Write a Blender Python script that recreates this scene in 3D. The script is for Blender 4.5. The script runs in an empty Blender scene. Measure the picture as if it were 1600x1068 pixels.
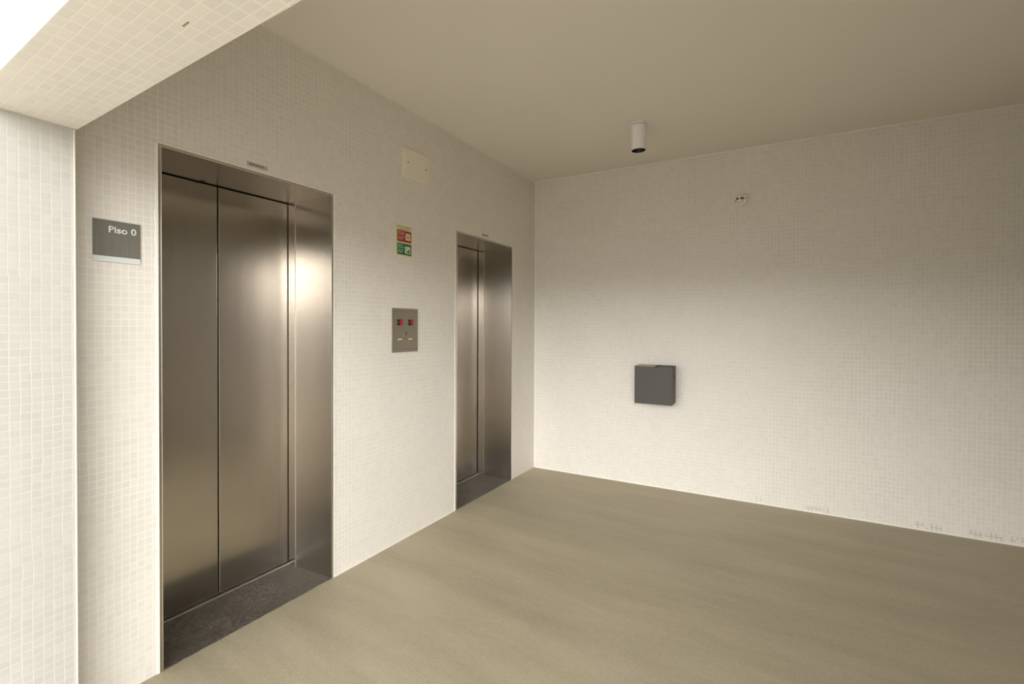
import bpy, bmesh, math, random
from mathutils import Matrix, Vector
random.seed(7)
PI = math.pi
C = bpy.context.scene.collection
SC = bpy.context.scene

# ---------------------------------------------------------------- camera
cam_d = bpy.data.cameras.new('camera'); cam = bpy.data.objects.new('camera', cam_d); C.objects.link(cam)
SC.camera = cam
cam_d.sensor_fit = 'HORIZONTAL'; cam_d.sensor_width = 36.0
cam_d.lens = 717.67 * 36.0 / 1600.0
cam_d.shift_x = 24.26 / 1600.0
cam_d.shift_y = -16.82 / 1600.0
cam_d.clip_start = 0.05
rt = Vector((0.84413728, 0.53611509, 0.00358491)); up = Vector((-0.00851942, 0.00672777, 0.99994108))
fw = Vector((-0.53605939, 0.84411809, -0.01024656))
m3 = Matrix((rt, up, -fw)).transposed()
cam.matrix_world = Matrix.Translation((2.10168536, -4.01017611, 1.38303192)) @ m3.to_4x4()

# ---------------------------------------------------------------- light: overcast daylight outside
world = bpy.data.worlds.new('overcast_sky'); SC.world = world; world.use_nodes = True
wn = world.node_tree.nodes; wl = world.node_tree.links
for n in list(wn): wn.remove(n)
wo = wn.new('ShaderNodeOutputWorld'); wb = wn.new('ShaderNodeBackground')
def wmath(op, x, y):
    n = wn.new('ShaderNodeMath'); n.operation = op
    for i, v in enumerate((x, y)):
        if v is None: continue
        if isinstance(v, bpy.types.NodeSocket): wl.new(v, n.inputs[i])
        else: n.inputs[i].default_value = v
    return n.outputs[0]
wtc = wn.new('ShaderNodeTexCoord'); wsep = wn.new('ShaderNodeSeparateXYZ'); wr = wn.new('ShaderNodeValToRGB')
wl.new(wtc.outputs['Generated'], wsep.inputs[0]); wl.new(wsep.outputs['Z'], wr.inputs['Fac'])
# a dull band of far ground, a bright low sky, a duller zenith
WORLD_STOPS = [(0.03, 0.20), (0.07, 1.0), (0.32, 0.9), (0.60, 0.16)]
els = wr.color_ramp.elements
while len(els) < len(WORLD_STOPS): els.new(0.5)
for e_, (p_, k_) in zip(els, WORLD_STOPS): e_.position = p_; e_.color = (k_, k_*0.995, k_*0.99, 1)
# brightest in the direction of the veiled sun, low in front of the open side
SUN_DIR = Vector((0.36, -0.92, 0.15)).normalized()
wdot = wn.new('ShaderNodeVectorMath'); wdot.operation = 'DOT_PRODUCT'; wl.new(wtc.outputs['Generated'], wdot.inputs[0]); wdot.inputs[1].default_value = SUN_DIR
glow = wmath('POWER', wmath('MAXIMUM', wdot.outputs['Value'], 0.0), 2.0)
wl.new(wr.outputs['Color'], wb.inputs['Color']); wl.new(wmath('ADD', wmath('MULTIPLY', glow, 8.8), 3.1), wb.inputs['Strength'])
wl.new(wb.outputs[0], wo.inputs['Surface'])

SC.view_settings.view_transform = 'Standard'; SC.view_settings.look = 'None'
SC.view_settings.gamma = 1.0; SC.view_settings.use_curve_mapping = False
SC.view_settings.exposure = 0.0

# ---------------------------------------------------------------- node helpers
def mat(name):
    m = bpy.data.materials.new(name); m.use_nodes = True
    nt = m.node_tree; b = nt.nodes['Principled BSDF']
    return m, nt, b
def N(nt, t, **kw):
    n = nt.nodes.new(t)
    for k, v in kw.items(): setattr(n, k, v)
    return n
def setv(nt, sock, v):
    if isinstance(v, bpy.types.NodeSocket): nt.links.new(v, sock)
    else: sock.default_value = v
def M(nt, op, a, b=None, c=None):
    n = N(nt, 'ShaderNodeMath', operation=op); setv(nt, n.inputs[0], a)
    if b is not None: setv(nt, n.inputs[1], b)
    if c is not None: setv(nt, n.inputs[2], c)
    return n.outputs[0]
def MIX(nt, f, a, b):
    n = N(nt, 'ShaderNodeMix', data_type='RGBA'); setv(nt, n.inputs[0], f); setv(nt, n.inputs[6], a); setv(nt, n.inputs[7], b)
    return n.outputs[2]
def XYZ(nt, x, y, z=0.0):
    n = N(nt, 'ShaderNodeCombineXYZ'); setv(nt, n.inputs[0], x); setv(nt, n.inputs[1], y); setv(nt, n.inputs[2], z)
    return n.outputs[0]
def NOISE(nt, vec, scale, detail=3.0, rough=0.5):
    n = N(nt, 'ShaderNodeTexNoise'); nt.links.new(vec, n.inputs['Vector'])
    n.inputs['Scale'].default_value = scale; n.inputs['Detail'].default_value = detail; n.inputs['Roughness'].default_value = rough
    return n.outputs['Fac']
def MAP(nt, v, a, b, c, d):
    n = N(nt, 'ShaderNodeMapRange'); setv(nt, n.inputs[0], v)
    for i, q in enumerate((a, b, c, d)): n.inputs[i+1].default_value = q
    return n.outputs[0]
def BUMP(nt, b, h, strength, dist):
    n = N(nt, 'ShaderNodeBump'); n.inputs['Strength'].default_value = strength; n.inputs['Distance'].default_value = dist
    nt.links.new(h, n.inputs['Height']); nt.links.new(n.outputs[0], b.inputs['Normal'])

def plain(name, col, rough=0.5, metal=0.0, noise=0.0, nscale=40.0, emit=None, estr=0.0):
    m, nt, b = mat(name)
    b.inputs['Roughness'].default_value = rough; b.inputs['Metallic'].default_value = metal
    tc = N(nt, 'ShaderNodeTexCoord').outputs['Object']
    if noise:
        f = NOISE(nt, tc, nscale)
        c2 = tuple(x*(1-noise) for x in col)
        nt.links.new(MIX(nt, f, (*c2, 1), (*[min(1, x*(1+noise)) for x in col], 1)), b.inputs['Base Color'])
    else: b.inputs['Base Color'].default_value = (*col, 1)
    if emit:
        b.inputs['Emission Color'].default_value = (*emit, 1); b.inputs['Emission Strength'].default_value = estr
    return m

def tile_mat(name, pu, pv, base, grout, cracks=False, seed=0.0):
    """small square glazed mosaic laid by hand, pale raised-looking grout"""
    m, nt, b = mat(name)
    tcn = N(nt, 'ShaderNodeTexCoord'); pos = tcn.outputs['Object']; nor = tcn.outputs['Normal']
    sp = N(nt, 'ShaderNodeSeparateXYZ'); nt.links.new(pos, sp.inputs[0])
    sn = N(nt, 'ShaderNodeSeparateXYZ'); nt.links.new(nor, sn.inputs[0])
    ax = M(nt, 'GREATER_THAN', M(nt, 'ABSOLUTE', sn.outputs[0]), 0.5)
    az = M(nt, 'GREATER_THAN', M(nt, 'ABSOLUTE', sn.outputs[2]), 0.5)
    u = M(nt, 'ADD', M(nt, 'MULTIPLY', ax, sp.outputs[1]), M(nt, 'MULTIPLY', M(nt, 'SUBTRACT', 1.0, ax), sp.outputs[0]))
    v = M(nt, 'ADD', M(nt, 'MULTIPLY', az, sp.outputs[1]), M(nt, 'MULTIPLY', M(nt, 'SUBTRACT', 1.0, az), sp.outputs[2]))
    uu = M(nt, 'DIVIDE', M(nt, 'ADD', u, 31.3+seed), pu); vv = M(nt, 'DIVIDE', M(nt, 'ADD', v, 17.7+seed), pv)
    # sheets of 12 x 12 pieces, each glued a little off
    su = M(nt, 'FLOOR', M(nt, 'DIVIDE', uu, 12.0)); sv = M(nt, 'FLOOR', M(nt, 'DIVIDE', vv, 12.0))
    wns = N(nt, 'ShaderNodeTexWhiteNoise', noise_dimensions='3D'); nt.links.new(XYZ(nt, su, sv, seed), wns.inputs['Vector'])
    wc = N(nt, 'ShaderNodeSeparateColor'); nt.links.new(wns.outputs['Color'], wc.inputs[0])
    uu = M(nt, 'ADD', uu, M(nt, 'MULTIPLY', wc.outputs[0], 0.10)); vv = M(nt, 'ADD', vv, M(nt, 'MULTIPLY', wc.outputs[1], 0.10))
    wob = M(nt, 'MULTIPLY', M(nt, 'SUBTRACT', NOISE(nt, XYZ(nt, u, v), 9.0, 2.0), 0.5), 0.30)
    uu = M(nt, 'ADD', uu, wob); vv = M(nt, 'ADD', vv, wob)
    iu = M(nt, 'FLOOR', uu); iv = M(nt, 'FLOOR', vv)
    wnt = N(nt, 'ShaderNodeTexWhiteNoise', noise_dimensions='3D'); nt.links.new(XYZ(nt, iu, iv, seed), wnt.inputs['Vector'])
    tcol = N(nt, 'ShaderNodeSeparateColor'); nt.links.new(wnt.outputs['Color'], tcol.inputs[0])
    fu = M(nt, 'ABSOLUTE', M(nt, 'SUBTRACT', M(nt, 'FRACT', M(nt, 'ADD', uu, M(nt, 'MULTIPLY', tcol.outputs[1], 0.03))), 0.5))
    fv = M(nt, 'ABSOLUTE', M(nt, 'SUBTRACT', M(nt, 'FRACT', M(nt, 'ADD', vv, M(nt, 'MULTIPLY', tcol.outputs[2], 0.03))), 0.5))
    e = M(nt, 'MAXIMUM', fu, fv)
    g = MAP(nt, e, 0.405, 0.455, 0.0, 1.0)
    # grout shows strong or faint by patches
    patch = MAP(nt, NOISE(nt, XYZ(nt, u, v), 2.6, 3.0), 0.35, 0.65, 0.45, 1.0)
    shade = M(nt, 'ADD', M(nt, 'MULTIPLY', tcol.outputs[0], 0.055), M(nt, 'MULTIPLY', wc.outputs[2], 0.03))
    blot = M(nt, 'MULTIPLY', NOISE(nt, XYZ(nt, u, v), 1.3, 4.0), 0.07)
    k = M(nt, 'SUBTRACT', 1.05, M(nt, 'ADD', shade, blot))
    vm = N(nt, 'ShaderNodeVectorMath', operation='SCALE'); vm.inputs[0].default_value = base; nt.links.new(k, vm.inputs['Scale'])
    col = MIX(nt, M(nt, 'MULTIPLY', g, patch), vm.outputs[0], (*grout, 1))
    if cracks:
        # open joints along the foot of the wall
        mk = M(nt, 'MULTIPLY', M(nt, 'MULTIPLY', M(nt, 'LESS_THAN', v, 0.060), M(nt, 'GREATER_THAN', u, 1.9)), M(nt, 'GREATER_THAN', NOISE(nt, XYZ(nt, u, 0.0, 3.1), 3.2, 2.0), 0.545))
        fine = M(nt, 'GREATER_THAN', NOISE(nt, XYZ(nt, u, v, 1.7), 22.0, 1.0), 0.46)
        thin = MAP(nt, e, 0.45, 0.475, 0.0, 0.75)
        col = MIX(nt, M(nt, 'MULTIPLY', M(nt, 'MULTIPLY', mk, fine), thin), col, (0.10, 0.085, 0.06, 1))
        mk2 = M(nt, 'MULTIPLY', M(nt, 'GREATER_THAN', NOISE(nt, XYZ(nt, u, M(nt, 'MULTIPLY', v, 2.0), 9.0), 5.0, 2.0), 0.70), MAP(nt, fv, 0.455, 0.48, 0.0, 0.35))
        col = MIX(nt, mk2, col, (0.22, 0.19, 0.14, 1))
    nt.links.new(col, b.inputs['Base Color'])
    nt.links.new(MAP(nt, g, 0, 1, 0.38, 0.75), b.inputs['Roughness'])
    b.inputs['Specular IOR Level'].default_value = 0.35
    h = M(nt, 'ADD', M(nt, 'MULTIPLY', g, -0.5), M(nt, 'ADD', M(nt, 'MULTIPLY', tcol.outputs[1], 0.25), M(nt, 'MULTIPLY', NOISE(nt, XYZ(nt, u, v), 60.0, 2.0), 0.4)))
    BUMP(nt, b, h, 0.35, 0.0012)
    return m

TB = (0.83, 0.785, 0.71); TG = (0.90, 0.86, 0.775)
MT_side = tile_mat('mosaic_side', 0.0244, 0.0265, TB, TG, seed=0.0)
MT_end = tile_mat('mosaic_end', 0.0240, 0.0310, TB, TG, cracks=True, seed=1.3)
MT_beam = tile_mat('mosaic_beam', 0.0480, 0.0240, TB, TG, seed=2.1)
MT_pier = tile_mat('mosaic_pier', 0.0240, 0.0245, (0.54, 0.52, 0.475), (0.59, 0.57, 0.515), seed=3.7)

def floor_mat():
    m, nt, b = mat('trowelled_screed'); tc = N(nt, 'ShaderNodeTexCoord').outputs['Object']
    mp = N(nt, 'ShaderNodeMapping'); nt.links.new(tc, mp.inputs[0]); mp.inputs['Rotation'].default_value = (0, 0, math.radians(20)); mp.inputs['Scale'].default_value = (0.7, 3.2, 1)
    n1 = NOISE(nt, mp.outputs[0], 1.6, 5.0, 0.6); n2 = NOISE(nt, tc, 0.9, 3.0); n3 = NOISE(nt, tc, 130.0, 3.0)
    n4 = NOISE(nt, tc, 38.0, 4.0, 0.7)
    f = M(nt, 'ADD', M(nt, 'ADD', M(nt, 'MULTIPLY', n1, 0.42), M(nt, 'MULTIPLY', n4, 0.18)), M(nt, 'ADD', M(nt, 'MULTIPLY', n2, 0.22), M(nt, 'MULTIPLY', n3, 0.34)))
    f = MAP(nt, f, 0.47, 0.70, 0.0, 1.0)
    col = MIX(nt, f, (0.375, 0.325, 0.222, 1), (0.52, 0.462, 0.335, 1))
    # a few stray specks
    vo = N(nt, 'ShaderNodeTexVoronoi'); vo.inputs['Scale'].default_value = 2.3; nt.links.new(tc, vo.inputs['Vector'])
    sep = N(nt, 'ShaderNodeSeparateColor'); nt.links.new(vo.outputs['Color'], sep.inputs[0])
    sp = M(nt, 'MULTIPLY', M(nt, 'LESS_THAN', vo.outputs['Distance'], M(nt, 'MULTIPLY', sep.outputs[0], 0.016)), 0.7)
    col = MIX(nt, sp, col, (0.13, 0.115, 0.08, 1))
    nt.links.new(col, b.inputs['Base Color'])
    nt.links.new(MAP(nt, n1, 0.3, 0.7, 0.50, 0.66), b.inputs['Roughness'])
    b.inputs['Specular IOR Level'].default_value = 0.4
    BUMP(nt, b, M(nt, 'ADD', n3, M(nt, 'MULTIPLY', n1, 0.6)), 0.25, 0.0015)
    return m
M_floor = floor_mat()

def ceil_mat():
    m, nt, b = mat('painted_plaster'); tc = N(nt, 'ShaderNodeTexCoord').outputs['Object']
    n1 = NOISE(nt, tc, 1.1, 4.0); n2 = NOISE(nt, tc, 180.0, 3.0)
    nt.links.new(MIX(nt, n1, (0.84, 0.785, 0.68, 1), (0.86, 0.805, 0.70, 1)), b.inputs['Base Color'])
    b.inputs['Roughness'].default_value = 0.85
    BUMP(nt, b, n2, 0.5, 0.0012)
    return m
M_ceil = ceil_mat()

def steel_mat(name, col, rough, aniso=0.7, streak=0.03):
    m, nt, b = mat(name); tc = N(nt, 'ShaderNodeTexCoord').outputs['Object']
    mp = N(nt, 'ShaderNodeMapping'); nt.links.new(tc, mp.inputs[0]); mp.inputs['Scale'].default_value = (160, 160, 1.4)
    n1 = NOISE(nt, mp.outputs[0], 1.0, 3.0, 0.6)
    mp2 = N(nt, 'ShaderNodeMapping'); nt.links.new(tc, mp2.inputs[0]); mp2.inputs['Scale'].default_value = (14, 14, 0.9)
    n2 = NOISE(nt, mp2.outputs[0], 1.0, 4.0, 0.6)
    f = M(nt, 'ADD', M(nt, 'MULTIPLY', n1, 0.5), M(nt, 'MULTIPLY', n2, 0.5))
    a = (*[x*(1-streak) for x in col], 1); c = (*[x*(1+streak) for x in col], 1)
    nt.links.new(MIX(nt, MAP(nt, f, 0.3, 0.7, 0, 1), a, c), b.inputs['Base Color'])
    b.inputs['Metallic'].default_value = 1.0
    nt.links.new(MAP(nt, f, 0.3, 0.7, rough-0.015, rough+0.015), b.inputs['Roughness'])
    b.inputs['Anisotropic'].default_value = aniso
    # brushed up and down: the sheen spreads sideways
    gn = N(nt, 'ShaderNodeNewGeometry').outputs['Normal']
    cr = N(nt, 'ShaderNodeVectorMath', operation='CROSS_PRODUCT'); cr.inputs[0].default_value = (0, 0, 1); nt.links.new(gn, cr.inputs[1])
    ad = N(nt, 'ShaderNodeVectorMath', operation='ADD'); nt.links.new(cr.outputs[0], ad.inputs[0]); ad.inputs[1].default_value = (0.0, 0.001, 0.0)
    nt.links.new(ad.outputs[0], b.inputs['Tangent'])
    return m
M_steel = steel_mat('brushed_stainless', (0.56, 0.515, 0.455), 0.245, 0.88)
M_steel_lip = steel_mat('stainless_highlight_and_sill', (0.84, 0.80, 0.72), 0.45, 0.3)  # lightened to paint the highlights on folded edges; the sill uses it too
M_plate = steel_mat('dull_stainless_plate', (0.44, 0.40, 0.33), 0.42, 0.3, 0.05)
M_dark = plain('black_gap', (0.012, 0.010, 0.008), 0.8)

def granite_mat():
    m, nt, b = mat('worn_dark_granite'); tc = N(nt, 'ShaderNodeTexCoord').outputs['Object']
    n0 = N(nt, 'ShaderNodeTexNoise'); nt.links.new(tc, n0.inputs['Vector']); n0.inputs['Scale'].default_value = 26.0; n0.inputs['Detail'].default_value = 6.0; n0.inputs['Distortion'].default_value = 2.2; n0.inputs['Roughness'].default_value = 0.62
    n1 = n0.outputs['Fac']; n2 = NOISE(nt, tc, 5.0, 3.0); n3 = NOISE(nt, tc, 220.0, 2.0)
    ridge = M(nt, 'SUBTRACT', 1.0, M(nt, 'MULTIPLY', M(nt, 'ABSOLUTE', M(nt, 'SUBTRACT', n1, 0.56)), 22.0))
    ridge = M(nt, 'MULTIPLY', M(nt, 'MAXIMUM', ridge, 0.0), MAP(nt, n2, 0.42, 0.6, 0.0, 0.8))
    c = MIX(nt, MAP(nt, M(nt, 'ADD', n1, M(nt, 'MULTIPLY', n3, 0.3)), 0.5, 0.85, 0, 1), (0.060, 0.051, 0.042, 1), (0.150, 0.130, 0.105, 1))
    c = MIX(nt, ridge, c, (0.27, 0.24, 0.19, 1))
    nt.links.new(c, b.inputs['Base Color'])
    nt.links.new(MAP(nt, n1, 0.3, 0.7, 0.35, 0.6), b.inputs['Roughness'])
    BUMP(nt, b, n1, 0.2, 0.001)
    return m
M_granite = granite_mat()
M_bead = plain('pale_sealant', (0.92, 0.89, 0.81), 0.6, noise=0.06, nscale=60)
M_edge = plain('cream_edge_profile', (0.88, 0.84, 0.68), 0.4)
M_paint = plain('cream_painted_metal', (0.88, 0.83, 0.70), 0.4)
M_lamp = plain('white_lacquer', (0.92, 0.90, 0.87), 0.35)
M_screw = plain('dark_screw', (0.05, 0.04, 0.03), 0.5, 0.6)
M_white = plain('white_vinyl', (0.86, 0.86, 0.84), 0.4)

# ---------------------------------------------------------------- mesh helpers
def link(name, me, m, parent=None):
    o = bpy.data.objects.new(name, me); C.objects.link(o)
    if m: me.materials.append(m)
    if parent: o.parent = parent
    return o
def finish(bm, name, bevel=0.0, seg=2, smooth=False):
    bmesh.ops.recalc_face_normals(bm, faces=bm.faces)
    if bevel:
        bmesh.ops.bevel(bm, geom=list(bm.edges), offset=bevel, segments=seg, profile=0.5, affect='EDGES', clamp_overlap=True)
    me = bpy.data.meshes.new(name); bm.to_mesh(me); bm.free()
    if smooth:
        for p in me.polygons: p.use_smooth = True
    return me
def add_box(bm, x0, x1, y0, y1, z0, z1):
    v = [bm.verts.new((x, y, z)) for x in (x0, x1) for y in (y0, y1) for z in (z0, z1)]
    for f in ((0,1,3,2), (4,6,7,5), (0,4,5,1), (2,3,7,6), (0,2,6,4), (1,5,7,3)): bm.faces.new([v[i] for i in f])
def box(name, m, b, parent=None, bevel=0.0, seg=2):
    bm = bmesh.new(); add_box(bm, *b); return link(name, finish(bm, name, bevel, seg), m, parent)
def prism(name, m, pts, z0, z1, parent=None, bevel=0.0):
    bm = bmesh.new()
    a = [bm.verts.new((x, y, z0)) for x, y in pts]; b = [bm.verts.new((x, y, z1)) for x, y in pts]
    n = len(pts); bm.faces.new(a[::-1]); bm.faces.new(b)
    for i in range(n): bm.faces.new((a[i], a[(i+1) % n], b[(i+1) % n], b[i]))
    return link(name, finish(bm, name, bevel), m, parent)
def lathe(name, m, prof, parent=None, seg=48, axis='Z', off=(0, 0, 0), smooth=True):
    """prof: list of (r, h); spun about Z, or about -Y (towards the viewer of a wall)"""
    bm = bmesh.new(); rings = []
    for r, h in prof:
        if r < 1e-6: rings.append([bm.verts.new((0, 0, h))])
        else: rings.append([bm.verts.new((r*math.cos(2*PI*i/seg), r*math.sin(2*PI*i/seg), h)) for i in range(seg)])
    for a, b in zip(rings, rings[1:]):
        for i in range(seg):
            j = (i+1) % seg
            if len(a) == 1 and len(b) == 1: continue
            if len(a) == 1: bm.faces.new((a[0], b[i], b[j]))
            elif len(b) == 1: bm.faces.new((a[i], a[j], b[0]))
            else: bm.faces.new((a[i], a[j], b[j], b[i]))
    if axis == 'Y': bmesh.ops.transform(bm, matrix=Matrix.Rotation(PI/2, 4, 'X'), verts=bm.verts)   # +Z -> -Y
    bmesh.ops.translate(bm, vec=off, verts=bm.verts)
    me = finish(bm, name, smooth=False)
    if smooth:
        for p in me.polygons: p.use_smooth = True
        try: me.set_sharp_from_angle(angle=math.radians(35))
        except Exception: pass
    return link(name, me, m, parent)
def text(name, m, s, x, z, height, parent, width=None, y=0.0, align='LEFT', bold=0.0, depth=0.0004, slant=0.0):
    """lettering on a wall-mounted plate: capital height in metres, baseline start at (x, z), facing -Y"""
    cu = bpy.data.curves.new(name, 'FONT'); cu.body = s; cu.size = 1.0; cu.align_x = 'LEFT'; cu.offset = bold; cu.resolution_u = 6
    o = bpy.data.objects.new(name, cu); C.objects.link(o)
    dg = bpy.context.evaluated_depsgraph_get(); dg.update()
    me = bpy.data.meshes.new_from_object(o.evaluated_get(dg))
    bpy.data.objects.remove(o); me.name = name
    xs = [v.co.x for v in me.vertices]; ys = [v.co.y for v in me.vertices]
    x0, x1, y1 = min(xs), max(xs), 0.73
    k = height / y1; kx = k if width is None else width / (x1 - x0)
    w = (x1 - x0) * kx
    ox = {'LEFT': 0, 'RIGHT': -w, 'CENTER': -w/2}[align]
    for v in me.vertices: v.co = Vector((x + ox + (v.co.x - x0)*kx, y, z + v.co.y*k))
    bm = bmesh.new(); bm.from_mesh(me); bmesh.ops.recalc_face_normals(bm, faces=bm.faces)
    r = bmesh.ops.extrude_face_region(bm, geom=list(bm.faces))
    bmesh.ops.translate(bm, vec=(0, -depth, 0), verts=[g for g in r['geom'] if isinstance(g, bmesh.types.BMVert)])
    bmesh.ops.recalc_face_normals(bm, faces=bm.faces); bm.to_mesh(me); bm.free(); me.materials.clear()
    return link(name, me, m, parent)
def struct(o): o['kind'] = 'structure'; return o
def thing(name, label, cat, loc, rz, group=None):
    o = bpy.data.objects.new(name, None); o.empty_display_size = 0.05; C.objects.link(o)
    o.location = loc; o.rotation_euler = (0, 0, rz); o['label'] = label; o['category'] = cat
    if group: o['group'] = group
    return o
EA = 0.0667679; EANG = math.atan(EA); EN = math.hypot(1, EA)
def on_left(name, label, cat, y, z, **k): return thing(name, label, cat, (0.0005, y, z), PI/2, **k)       # local X -> +Y, faces +X
def on_end(name, label, cat, u, z, **k):
    return thing(name, label, cat, (u/EN + EA/EN*0.0005, u*EA/EN - 0.0005/EN, z), EANG, **k)

# ---------------------------------------------------------------- setting
H = 2.7977
DOORS = [(-3.1936, -2.3693), (-1.2703, -0.4418)]; DH = 2.100
def wall_left():
    ys = [-3.52, DOORS[0][0], DOORS[0][1], DOORS[1][0], DOORS[1][1], 0.0]; zs = [0.0, DH, H]
    hole = lambda i, j: j == 0 and i in (1, 3)
    bm = bmesh.new(); cache = {}
    def V(x, y, z):
        k = (round(x, 5), round(y, 5), round(z, 5))
        if k not in cache: cache[k] = bm.verts.new((x, y, z))
        return cache[k]
    X0, X1 = -0.42, 0.0
    inside = lambda i, j: 0 <= i < 5 and 0 <= j < 2 and not hole(i, j)
    for i in range(5):
        for j in range(2):
            if not inside(i, j): continue
            y0, y1, z0, z1 = ys[i], ys[i+1], zs[j], zs[j+1]
            bm.faces.new([V(X1, y0, z0), V(X1, y1, z0), V(X1, y1, z1), V(X1, y0, z1)])
            bm.faces.new([V(X0, y0, z0), V(X0, y0, z1), V(X0, y1, z1), V(X0, y1, z0)])
            if not inside(i-1, j): bm.faces.new([V(X0, y0, z0), V(X1, y0, z0), V(X1, y0, z1), V(X0, y0, z1)])
            if not inside(i+1, j): bm.faces.new([V(X0, y1, z0), V(X0, y1, z1), V(X1, y1, z1), V(X1, y1, z0)])
            if not inside(i, j-1): bm.faces.new([V(X0, y0, z0), V(X0, y1, z0), V(X1, y1, z0), V(X1, y0, z0)])
            if not inside(i, j+1): bm.faces.new([V(X0, y0, z1), V(X1, y0, z1), V(X1, y1, z1), V(X0, y1, z1)])
    return struct(link('wall_left', finish(bm, 'wall_left'), MT_side))
wall_left()
XR = 3.60                                  # the far right side of the lobby, out of frame
wb_ = box('wall_back', MT_end, (-0.42, XR+0.3, 0.0, 0.2, 0.0, H)); wb_.rotation_euler[2] = EANG; struct(wb_)
M_rwall = plain('dark_unseen_wall', (0.30, 0.26, 0.20), 0.85)  # unseen wall, drawn close and darkened to deepen the falloff at the right
struct(box('wall_right', M_rwall, (XR, XR+0.2, -3.45, 0.26, 0.0, H)))
# beam across the open front; its right-hand edge in the picture is the inner edge
def yin(x): return -3.4735 + 0.0200*(x-0.152)
def yout(x): return -3.6997 + 0.0140*(x-0.408)
beam = prism('wall_front', MT_beam, [(0.0, yin(0.0)), (XR+0.2, yin(XR+0.2)), (XR+0.2, yout(XR+0.2)), (0.0, yout(0.0))], 2.022, 3.25); struct(beam)
struct(prism('wall_outer', MT_pier, [(-3.5, yout(-3.5)+0.004), (0.13, yout(0.13)+0.004), (0.13, yin(0.13)-0.004), (0.0, yin(0.0)-0.004), (0.0, yin(0.0)+0.02), (-3.5, yin(0.0)+0.02)], 0.0, 2.0215))
struct(box('floor', M_floor, (-0.46, XR+0.2, -3.7, 0.35, -0.2, 0.0)))
M_pave = plain('bounce_paving', (0.86, 0.81, 0.71), 0.8, noise=0.06, nscale=3)  # unseen ground outside, made pale to bounce light up into the lobby
fl2 = box('floor', M_pave, (-14.0, 18.0, -22.0, -3.7, -0.2, 0.0)); struct(fl2)
struct(box('ceiling', M_ceil, (-0.42, XR+0.2, -3.5, 0.4, H, H+0.25)))

struct(box('wall_front', MT_side, (2.85, XR+0.2, -3.70, -3.40, 0.0, 2.0225)))  # unseen pier added to keep light off the right side

box('tile_chip', plain('chip_brown', (0.34, 0.25, 0.17), 0.9), (1.004, 1.030, -3.5385, -3.5345, 2.0214, 2.0230), beam)
# thin cream edge profiles of pier and beam, and the mortar beads in the corners of the room
def strip(name, m, p0, p1, w, h, jit=0.0, n=40):
    """a small rectangular bead from p0 to p1; w and h are vectors of its cross-section"""
    bm = bmesh.new(); p0, p1, w, h = map(Vector, (p0, p1, w, h)); prev = None
    for i in range(n+1):
        c = p0.lerp(p1, i/n); k = 1 + random.uniform(-jit, jit)
        ring = [bm.verts.new(c), bm.verts.new(c + w*k), bm.verts.new(c + w*k + h), bm.verts.new(c + h)]
        if prev:
            for a in range(4): bm.faces.new((prev[a], prev[(a+1) % 4], ring[(a+1) % 4], ring[a]))
        else: bm.faces.new(ring[::-1])
        prev = ring
    bm.faces.new(prev)
    return link(name, finish(bm, name), m)
struct(strip('trim_1', M_edge, (0.130, yin(0.13)-0.004, 0.0), (0.130, yin(0.13)-0.004, 2.018), (0.0016, 0, 0), (0, -0.004, 0)))
struct(strip('trim_2', M_edge, (0.131, yin(0.131), 2.022), (XR, yin(XR), 2.022), (0, 0.0012, 0), (0, 0, 0.005)))
struct(strip('trim_3', M_edge, (0.0, yout(0.0), 2.022), (XR, yout(XR), 2.022), (0, -0.0012, 0), (0, 0, 0.005)))
def eu(u, out=0.0): return (u/EN + EA/EN*out, u*EA/EN - out/EN)
a = eu(0.02); b = eu(XR)
struct(strip('trim_4', M_bead, (a[0], a[1], H), (b[0], b[1], H), (0, 0, -0.007), (0, -0.006, 0), 0.5, 120))
struct(strip('trim_5', M_bead, (0.0, 0.0, 0.0), (0.0, 0.0, H-0.004), (0.009, 0, 0), (0, -0.004, 0), 0.3, 60))
struct(strip('trim_6', M_bead, (a[0], a[1], 0.0), (b[0], b[1], 0.0), (0, 0, 0.010), (0, -0.004, 0), 0.35, 120))
struct(strip('trim_7', M_bead, (0.0, -2.80, H), (0.0, 0.0, H), (0, 0, -0.005), (0.005, 0, 0), 0.5, 80))
struct(strip('trim_8', M_bead, (0.0, DOORS[0][1]+0.01, 0.0), (0.0, DOORS[1][0]-0.01, 0.0), (0, 0, 0.006), (0.004, 0, 0), 0.5, 50))

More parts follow.
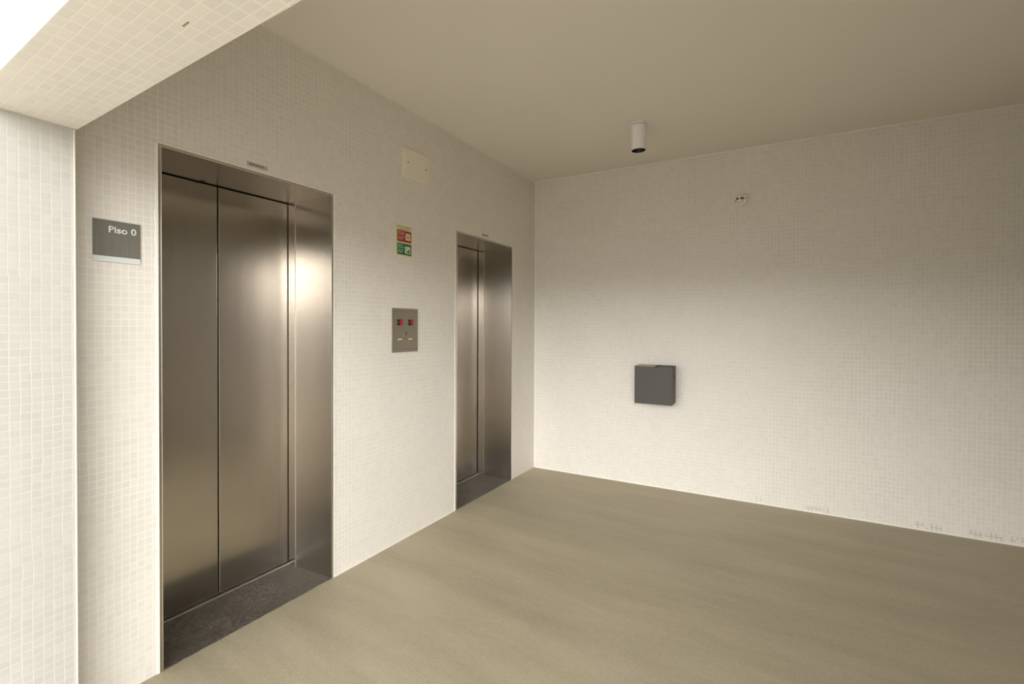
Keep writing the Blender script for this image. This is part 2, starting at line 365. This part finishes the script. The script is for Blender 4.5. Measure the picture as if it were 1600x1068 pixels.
# ---------------------------------------------------------------- elevator doors
XD = -0.345      # face of the sliding panels
def elevator(name, ya, yb, seam, label, hole):
    r = bpy.data.objects.new(name, None); r.empty_display_size = 0.1; C.objects.link(r); r.location = (0, (ya+yb)/2, 0)
    r['kind'] = 'structure'; r['label'] = label
    cy = (ya+yb)/2
    def pp(n, m, pts, z0, z1, bev=0.0): return prism(n, m, [(x, y-cy) for x, y in pts], z0, z1, r, bev)
    iw = 0.043   # how far the lining closes in on its way back
    L = 0.011; Z1 = DH-0.012
    jr = pp('door_jamb', M_steel, [(-0.0015, yb-L), (-0.271, yb-iw), (-0.271, yb-0.001), (0.003, yb-0.001), (0.003, yb-L)], 0.004, Z1)
    jl = pp('door_jamb', M_steel, [(-0.0015, ya+L), (-0.271, ya+iw), (-0.271, ya+0.001), (0.003, ya+0.001), (0.003, ya+L)], 0.004, Z1)
    for j, s, y in ((jr, -1, yb), (jl, 1, ya)):
        # folded arrises, front and back, in steel lightened for their highlight
        b1 = box('jamb_edge', M_steel_lip, (0.0022, 0.0040, min(y+s*L, y+s*(L-0.0022))-cy, max(y+s*L, y+s*(L-0.0022))-cy, 0.004, Z1), j)
        b2 = box('jamb_edge', M_steel_lip, (-0.2735, -0.2715, min(y+s*(iw+0.003), y+s*0.012)-cy, max(y+s*(iw+0.003), y+s*0.012)-cy, 0.004, DH-0.013), j)
        pp('door_return', M_steel, [(-0.274, y+s*(iw-0.001)), (-0.338, y+s*(iw-0.001)), (-0.338, y+s*0.004), (-0.274, y+s*0.004)], 0.004, DH-0.013)
    li = pp('door_lintel', M_steel, [(0.003, ya+0.001), (0.003, yb-0.001), (-0.372, yb-0.001), (-0.372, ya+0.001)], Z1, DH-0.001)
    box('lintel_edge', M_steel_lip, (0.003, 0.0048, ya+0.002-cy, yb-0.002-cy, Z1+0.001, Z1+0.0035), li)
    if hole: lathe('release_hole', M_dark, [(0.0, 0.0), (0.011, 0.0), (0.011, -0.0015), (0.0, -0.0015)], li, 20, 'Z', (-0.318, hole-cy, Z1))
    # two sliding panels meeting at the seam
    box('door_panel', M_steel, (XD-0.025, XD, ya+iw-0.02-cy, seam-0.0065-cy, 0.016, DH-0.017), r, 0.0012)
    p2 = box('door_panel', M_steel, (XD-0.025, XD, seam+0.001-cy, yb-iw+0.02-cy, 0.016, DH-0.017), r, 0.0012)
    box('panel_edge', M_steel_lip, (XD-0.001, XD+0.0008, seam+0.001-cy, seam+0.0035-cy, 0.017, DH-0.018), p2)
    box('seam_shade_strip', M_dark, (XD-0.02, XD-0.012, seam-0.0064-cy, seam+0.0009-cy, 0.017, DH-0.018), r)  # dark strip added to stand for the shade inside the seam
    box('light_stop_backing', M_dark, (-0.385, -0.373, ya+0.002-cy, yb-0.002-cy, 0.0, DH-0.002), r)  # dark backing added behind the panels to stop light leaking through
    box('door_sill', M_steel_lip, (-0.372, -0.329, ya+0.003-cy, yb-0.003-cy, 0.001, 0.0085), r, 0.001)
    box('sill_groove', M_dark, (-0.3375, -0.3335, ya+iw-cy, yb-iw-cy, 0.0080, 0.0088), r)
    # worn threshold slab, its front arris a little ragged
    bm = bmesh.new(); n = 60; ring = []
    for i in range(n+1):
        y = ya+0.012 + (yb-ya-0.024)*i/n
        ring.append((0.001 + 0.0008*math.sin(i*0.9) + random.uniform(-0.0007, 0.0007), y-cy))
    pts = ring + [(-0.328, yb-0.004-cy), (-0.328, ya+0.004-cy)]
    lo = [bm.verts.new((x, y, -0.002)) for x, y in pts]; hi = [bm.verts.new((x, y, 0.0035)) for x, y in pts]
    bm.faces.new(lo[::-1]); bm.faces.new(hi)
    for i in range(len(pts)): bm.faces.new((lo[i], lo[(i+1) % len(pts)], hi[(i+1) % len(pts)], hi[i]))
    link('threshold_slab', finish(bm, 'threshold_slab'), M_granite, r)
    # hand-run mortar around the lining
    def bead(p0, p1, w, h, jit):
        s_ = strip('mortar_bead', M_bead, p0, p1, w, h, jit, 90); s_.parent = r; s_.location = (0, -cy, 0)
    bead((0, ya, 0.0), (0, ya, DH), (0, -0.010, 0), (0.0025, 0, 0), 0.35)
    bead((0, yb, 0.0), (0, yb, DH), (0, 0.011, 0), (0.0025, 0, 0), 0.25)
    bead((0, ya, DH), (0, yb, DH), (0, 0, 0.007), (0.0030, 0, 0), 0.25)
    return r
elevator('door_1', DOORS[0][0], DOORS[0][1], -2.795, 'wide stainless steel elevator doorway nearest the camera, closed two-leaf door', -2.88)
elevator('door_2', DOORS[1][0], DOORS[1][1], -0.868, 'narrower-looking stainless steel elevator doorway near the room corner', None)

# ---------------------------------------------------------------- things on the elevator wall
# floor sign
M_sgrey = plain('grey_acrylic', (0.185, 0.178, 0.150), 0.32)
M_sband = plain('silver_band', (0.74, 0.77, 0.76), 0.35)
M_etch = plain('etched_line', (0.285, 0.275, 0.24), 0.5)
s = on_left('floor_sign', 'square grey sign reading Piso 0 beside the nearest elevator', 'sign', -3.3260, 1.6900)
hw, hh = 0.0715, 0.0760
box('sign_plate', M_sgrey, (-hw, hw, -0.0050, 0, -hh+0.0212, hh), s, 0.0006)
box('sign_band', M_sband, (-hw, hw, -0.0050, 0, -hh, -hh+0.0208), s, 0.0006)
text('lettering', M_white, 'Piso 0', 0.0590, 0.0325, 0.0245, s, width=0.0845, y=-0.0051, align='RIGHT', bold=0.018)
bm = bmesh.new()
zb = -hh+0.026
for x, zt, w in ((-0.060, 0.035, 0.0005), (-0.059, 0.004, 0.0004), (-0.0345, 0.020, 0.0005), (-0.0262, 0.021, 0.0007), (-0.006, 0.008, 0.0005), (0.0015, 0.010, 0.0006), (0.0185, 0.002, 0.0004), (0.0300, 0.001, 0.0007), (0.0440, -0.002, 0.0006), (0.0530, -0.006, 0.0004)):
    add_box(bm, x-w/2, x+w/2, -0.00525, -0.0048, zb, zt)
for x, z in ((-0.058, 0.03), (-0.04, 0.0235), (-0.026, 0.022), (-0.012, 0.0135), (0.0015, 0.0105), (0.012, 0.005), (0.020, 0.003), (0.030, 0.0015), (0.044, -0.003), (0.054, -0.006), (0.064, -0.0075)):
    for k in range(4):
        dx = random.uniform(-0.005, 0.005); dz = random.uniform(-0.003, 0.003); add_box(bm, x+dx-0.0010, x+dx+0.0010, -0.00525, -0.0048, z+dz, z+dz+0.0005)
link('etched_drawing', finish(bm, 'etched_drawing'), M_etch, s)

# small name stickers over the lintels
M_tag = plain('aged_silver_label', (0.56, 0.53, 0.47), 0.5, 0.0)
M_ink = plain('black_ink', (0.03, 0.025, 0.02), 0.6)
for y, word, lab in ((-2.7915, 'ELEVADOR 1', 'tiny silver label reading ELEVADOR 1 above the nearest elevator opening'),
                     (-0.8800, 'ELEVADOR 2', 'tiny silver label above the farther elevator opening')):
    t = on_left('elevator_label', lab, 'label', y, 2.1180)
    box('label_plate', M_tag, (-0.0500, 0.0500, -0.0012, 0, 0.0, 0.0215), t, 0.0003)
    text('lettering', M_ink, word, 0.0, 0.0060, 0.0100, t, width=0.078, y=-0.0013, align='CENTER', bold=0.02, depth=0.0002)

# access cover
t = on_left('access_cover', 'cream square cover plate with two dark screws high on the wall', 'cover plate', -1.7210, 2.4400)
box('cover_base', M_paint, (-0.122, 0.118, -0.006, 0, -0.0935, 0.0930), t, 0.002)
box('cover_face', M_paint, (-0.112, 0.119, -0.017, -0.0062, -0.0860, 0.0935), t, 0.003, 3)
for x in (-0.080, 0.096): lathe('screw', M_screw, [(0, 0.0008), (0.0045, 0.0008), (0.0050, 0)], t, 16, 'Y', (x, -0.0171, 0.0035))

# fire notice
M_lum = plain('photoluminescent_board', (0.74, 0.72, 0.42), 0.45); M_red = plain('sign_red', (0.42, 0.030, 0.022), 0.4); M_grn = plain('sign_green', (0.012, 0.16, 0.055), 0.4)
M_pale = plain('sign_pale', (0.80, 0.76, 0.58), 0.45); M_pink = plain('sign_lettering_on_red', (0.80, 0.55, 0.45), 0.5); M_mint = plain('sign_lettering_on_green', (0.55, 0.72, 0.50), 0.5)
M_olive = plain('sign_olive_ink', (0.30, 0.33, 0.07), 0.6)
t = on_left('fire_notice', 'upright yellow notice with red panel over green panel between the elevators', 'sign', -1.8220, 1.9330)
box('notice_board', M_lum, (-0.0750, 0.0750, -0.0025, 0, -0.1015, 0.1020), t, 0.0005)
pr = box('red_panel', M_red, (-0.0625, 0.0655, -0.0032, -0.0024, -0.0075, 0.0655), t)
pg = box('green_panel', M_grn, (-0.0625, 0.0655, -0.0032, -0.0024, -0.0905, -0.0180), t)
text('lettering', M_olive, 'EM CASO DE INCÊNDIO', 0, 0.0840, 0.0075, t, width=0.112, y=-0.0026, align='CENTER', bold=0.01)
text('lettering', M_red, 'IN CASE OF FIRE', 0.004, 0.0710, 0.0070, t, width=0.088, y=-0.0026, align='CENTER', bold=0.01)
for i, (w, q) in enumerate((('NÃO USE O', 0.058), ('ELEVADOR', 0.056), ('DO NOT USE', 0.062), ('THE LIFT', 0.046))):
    text('lettering', M_pink, w, -0.0565, (0.0500, 0.0370, 0.0190, 0.0060)[i], 0.0088, pr, width=q, y=-0.0033, bold=0.02)
for i, (w, q) in enumerate((('USE AS', 0.040), ('ESCADAS', 0.054), ('USE THE', 0.045), ('STAIRS', 0.040))):
    text('lettering', M_mint, w, -0.0565, (-0.0345, -0.0475, -0.0655, -0.0785)[i], 0.0088, pg, width=q, y=-0.0033, bold=0.02)
ic = box('lift_pictogram', M_pale, (0.0130, 0.0560, -0.0038, -0.0030, 0.0070, 0.0500), pr)
bm = bmesh.new()
add_box(bm, 0.0215, 0.0235, -0.0041, -0.0036, 0.013, 0.044); add_box(bm, 0.0455, 0.0475, -0.0041, -0.0036, 0.013, 0.044); add_box(bm, 0.0215, 0.0475, -0.0041, -0.0036, 0.0425, 0.0445)
for k in range(3):
    x = 0.0275+k*0.0068; add_box(bm, x-0.0018, x+0.0018, -0.0041, -0.0036, 0.018, 0.032); add_box(bm, x-0.0012, x+0.0012, -0.0041, -0.0036, 0.0335, 0.0365)
link('pictogram_lines', finish(bm, 'pictogram_lines'), plain('pictogram_brown', (0.30, 0.17, 0.08), 0.6), ic)
ic = box('stairs_pictogram', M_pale, (0.0075, 0.0560, -0.0038, -0.0030, -0.0790, -0.0340), pg)
bm = bmesh.new()
for k in range(4): add_box(bm, 0.024+k*0.0065, 0.0305+k*0.0065, -0.0041, -0.0036, -0.074, -0.068+k*0.0055)      # steps
for a_, b_ in (((0.018, -0.046), (0.024, -0.060)), ((0.024, -0.060), (0.020, -0.071)), ((0.022, -0.058), (0.031, -0.064)), ((0.018, -0.050), (0.027, -0.051)), ((0.043, -0.045), (0.043, -0.058))):
    a_, b_ = Vector(a_), Vector(b_); d = (b_-a_).normalized(); n_ = Vector((-d.y, d.x))*0.0014
    q = [a_+n_, a_-n_, b_-n_, b_+n_]; f = [bm.verts.new((p.x, -0.0041, p.y)) for p in q]; g = [bm.verts.new((p.x, -0.0037, p.y)) for p in q]
    bm.faces.new(f); bm.faces.new(g[::-1])
    for i in range(4): bm.faces.new((f[i], g[i], g[(i+1) % 4], f[(i+1) % 4]))
add_box(bm, 0.0160, 0.0200, -0.0041, -0.0036, -0.0450, -0.0410)
link('pictogram_lines', finish(bm, 'pictogram_lines'), M_grn, ic)

# landing call panel
M_scr = plain('dark_red_display', (0.030, 0.004, 0.006), 0.15)
M_led = plain('red_led', (0.4, 0.01, 0.03), 0.3, emit=(1.0, 0.02, 0.06), estr=0.38)
M_leddim = plain('red_led_glow', (0.16, 0.01, 0.02), 0.3, emit=(1.0, 0.01, 0.05), estr=0.10)
M_seg = plain('pale_segment', (0.45, 0.22, 0.16), 0.4)
M_yel = plain('yellow_inlay', (0.82, 0.72, 0.30), 0.4)
M_engr = plain('engraved_dark', (0.09, 0.075, 0.055), 0.6)
t = on_left('call_panel', 'stainless call panel with two red displays and two buttons between the elevators', 'call panel', -1.8130, 1.3565)
PW, PH = 0.1185, 0.1405
face = box('panel_plate', M_plate, (-PW, PW, -0.0060, 0, -PH, PH), t, 0.0010)
for z0, z1 in ((PH-0.0195, PH-0.0185), (-PH+0.0185, -PH+0.0195)): box('end_cap_line', M_engr, (-PW+0.002, PW-0.002, -0.0062, -0.0058, z0, z1), face)
for x in (-0.085, 0.100):
    for z in (PH-0.024, ): lathe('screw', M_engr, [(0, 0.0006), (0.0028, 0.0006), (0.003, 0)], t, 14, 'Y', (x, -0.0060, z))
def seg7(bm, x, z, w, h, on):
    th = 0.0035
    S = dict(a=(x, x+w, z+h-th, z+h), g=(x, x+w, z+h/2-th/2, z+h/2+th/2), d=(x, x+w, z, z+th), b=(x+w-th, x+w, z+h/2, z+h), c=(x+w-th, x+w, z, z+h/2), f=(x, x+th, z+h/2, z+h), e=(x, x+th, z, z+h/2))
    for k in on: q = S[k]; add_box(bm, q[0], q[1], -0.0069, -0.0064, q[2], q[3])
for x in (-0.0495, 0.0510):
    d = box('display', M_scr, (x-0.0255, x+0.0255, -0.0065, -0.0055, 0.0315, 0.0695), t, 0.0003)
    box('display_glow', M_leddim, (x+0.001, x+0.023, -0.0067, -0.0064, 0.0335, 0.0675), d)
    bm = bmesh.new(); seg7(bm, x+0.005, 0.0365, 0.0140, 0.028, 'abgcd'); link('digit', finish(bm, 'digit'), M_led, d)
    bm = bmesh.new(); add_box(bm, x-0.0200, x-0.0090, -0.0069, -0.0064, 0.0490, 0.0522); link('minus_mark', finish(bm, 'minus_mark'), M_seg, d)
k = lathe('key_switch', M_plate, [(0, 0.0010), (0.0175, 0.0010), (0.0185, 0.0)], t, 28, 'Y', (0.002, -0.0060, -0.024))
def arc(bm, cx, cz, r0, r1, a0, a1, y0, y1, n=14):
    pr_ = None
    for i in range(n+1):
        a = a0 + (a1-a0)*i/n; q = [bm.verts.new((cx+r*math.cos(a), y, cz+r*math.sin(a))) for r, y in ((r0, y0), (r1, y0), (r1, y1), (r0, y1))]
        if pr_:
            for j in range(4): bm.faces.new((pr_[j], pr_[(j+1) % 4], q[(j+1) % 4], q[j]))
        else: bm.faces.new(q)
        pr_ = q
    bm.faces.new(pr_[::-1])
bm = bmesh.new(); arc(bm, 0.002, -0.026, 0.0085, 0.0135, 0.35, PI-0.35, -0.0075, -0.0068); arc(bm, 0.002, -0.020, 0.0060, 0.0115, PI+0.6, 2*PI-0.3, -0.0075, -0.0068)
link('engraved_ring', finish(bm, 'engraved_ring'), M_engr, k)
bm = bmesh.new(); bmesh.ops.create_cone(bm, cap_ends=True, segments=4, radius1=0.006, radius2=0.0055, depth=0.0006)
bmesh.ops.transform(bm, matrix=Matrix.Translation((0.002, -0.0062, -0.050)) @ Matrix.Rotation(PI/2, 4, 'X'), verts=bm.verts); link('lozenge_mark', finish(bm, 'lozenge_mark'), M_engr, t)
for x in (-0.0490, 0.0510):
    bt = lathe('call_button', M_plate, [(0, 0.0010), (0.0195, 0.0010), (0.0205, 0.0)], t, 32, 'Y', (x, -0.0060, -0.063))
    box('yellow_bar', M_yel, (x-0.0150, x+0.0150, -0.0076, -0.0068, -0.0620, -0.0535), bt, 0.0003)
    box('dark_mark', M_engr, (x-0.0018, x+0.0018, -0.0075, -0.0068, -0.0790, -0.0640), bt)

# ---------------------------------------------------------------- things on the end wall and ceiling
# dark steel box, open at the top
M_box = plain('charcoal_enamel', (0.062, 0.054, 0.045), 0.5, 0.0, 0.10, 7.0)
M_boxin = plain('dark_inside', (0.03, 0.025, 0.02), 0.8); M_wad = plain('pale_filling', (0.55, 0.50, 0.42), 0.9, noise=0.3, nscale=30)
BW, BH, BD = 0.150, 0.156, 0.200
t = on_end('wall_box', 'charcoal metal box open at the top hanging on the end wall', 'box', 1.1540, 0.9010)
box('front_plate', M_box, (-BW, BW, -BD, -BD+0.004, -BH, BH-0.002), t, 0.0012)
sd = box('side_plate', M_box, (BW-0.003, BW, -BD+0.0045, 0, -BH, BH), t)
box('side_plate', M_box, (-BW, -BW+0.003, -BD+0.0045, 0, -BH, BH), t)
box('bottom_plate', M_box, (-BW+0.0035, BW-0.0035, -BD+0.0045, 0, -BH, -BH+0.003), t)
box('back_plate', M_box, (-BW+0.0035, BW-0.0035, -0.003, 0, -BH+0.0035, BH), t)
box('latch_slot', M_dark, (BW-0.0005, BW+0.0008, -0.150, -0.105, BH-0.095, BH-0.062), sd)
lathe('rivet', M_screw, [(0, 0.0025), (0.0030, 0.0020), (0.0045, 0)], t, 16, 'Y', (BW-0.007, -BD, -0.010))
# torn rag of pale lining bulging over the left half of the rim, and a lid tongue on the right half
bm = bmesh.new(); nx, ny = 18, 6; g = {}
for i in range(nx+1):
    for j in range(ny+1):
        x = -BW+0.006 + i/nx*0.150; y = -BD+0.006 + j/ny*(BD-0.012)
        z = BH-0.004 + 0.006*math.sin(PI*j/ny)*(0.6+0.4*math.sin(i*1.3)) + (0.007*j/ny)*(0.5+0.5*math.sin(i*0.7+1)) + random.uniform(-0.0015, 0.0015)
        g[i, j] = bm.verts.new((x, y, z))
for i in range(nx):
    for j in range(ny): bm.faces.new((g[i, j], g[i+1, j], g[i+1, j+1], g[i, j+1]))
me = finish(bm, 'torn_lining', smooth=True); o = link('torn_lining', me, M_wad, t)
mo = o.modifiers.new('thick', 'SOLIDIFY'); mo.thickness = 0.002
box('lid_tongue', M_box, (0.020, BW-0.004, -BD+0.055, -0.004, BH-0.010, BH-0.007), t)
box('box_inside', M_boxin, (-BW+0.004, BW-0.004, -BD+0.005, -0.0035, -BH+0.004, -BH+0.010), t)

# detector mounting base without its head
M_ivory = plain('ivory_plastic', (0.92, 0.87, 0.76), 0.4)
t = on_end('detector_base', 'small round cream detector base without its head, high on the end wall', 'detector base', 1.7780, 2.3960)
lathe('base_ring', M_ivory, [(0, 0.0), (0.044, 0.0), (0.0465, 0.006), (0.0455, 0.020), (0.040, 0.025), (0.034, 0.025), (0.033, 0.014), (0, 0.014)], t, 40, 'Y')
cb = lathe('contact_block', M_ivory, [(0, 0.014), (0.026, 0.014), (0.026, 0.026), (0.022, 0.029), (0, 0.029)], t, 28, 'Y', (-0.004, 0, 0.004))
for x0, x1 in ((-0.030, -0.014), (-0.002, 0.020)): box('contact_slot', M_engr, (x0, x1, -0.0300, -0.0282, -0.003, 0.013), cb)
box('terminal_tab', M_ivory, (0.024, 0.045, -0.031, -0.010, -0.028, 0.020), t, 0.002)
box('terminal_tab', M_ivory, (-0.045, -0.028, -0.028, -0.010, -0.030, -0.004), t, 0.002)
for x, z in ((-0.036, -0.014), (0.036, 0.002)): lathe('screw', M_engr, [(0, 0.001), (0.004, 0.001), (0.0045, 0)], t, 14, 'Y', (x, -0.0305, z))

# ceiling downlight
t = thing('ceiling_spotlight', 'white cylinder spotlight hanging from the ceiling, unlit', 'spotlight', (1.2115, -0.7713, H), 0.0)
R_ = 0.0505
lathe('ceiling_collar', M_lamp, [(0, 0.0), (R_+0.004, 0.0), (R_+0.004, -0.013), (R_-0.004, -0.0145), (0, -0.0145)], t, 56)
lathe('shadow_gap', M_screw, [(0, -0.0146), (R_-0.003, -0.0146), (R_-0.003, -0.0178), (0, -0.0178)], t, 56)
lathe('lamp_body', M_lamp, [(0, -0.018), (R_, -0.018), (R_+0.0005, -0.165), (R_+0.0015, -0.166), (R_+0.0015, -0.172), (R_+0.0005, -0.173), (R_+0.0005, -0.187), (R_-0.0015, -0.188), (R_-0.003, -0.187), (R_-0.003, -0.120), (0, -0.120)], t, 56)
lathe('black_baffle', plain('black_baffle', (0.010, 0.010, 0.008), 0.45), [(R_-0.0032, -0.186), (R_-0.006, -0.186), (R_-0.014, -0.150), (R_-0.030, -0.130), (0, -0.1285), (0, -0.1205), (R_-0.0032, -0.1205)], t, 56)
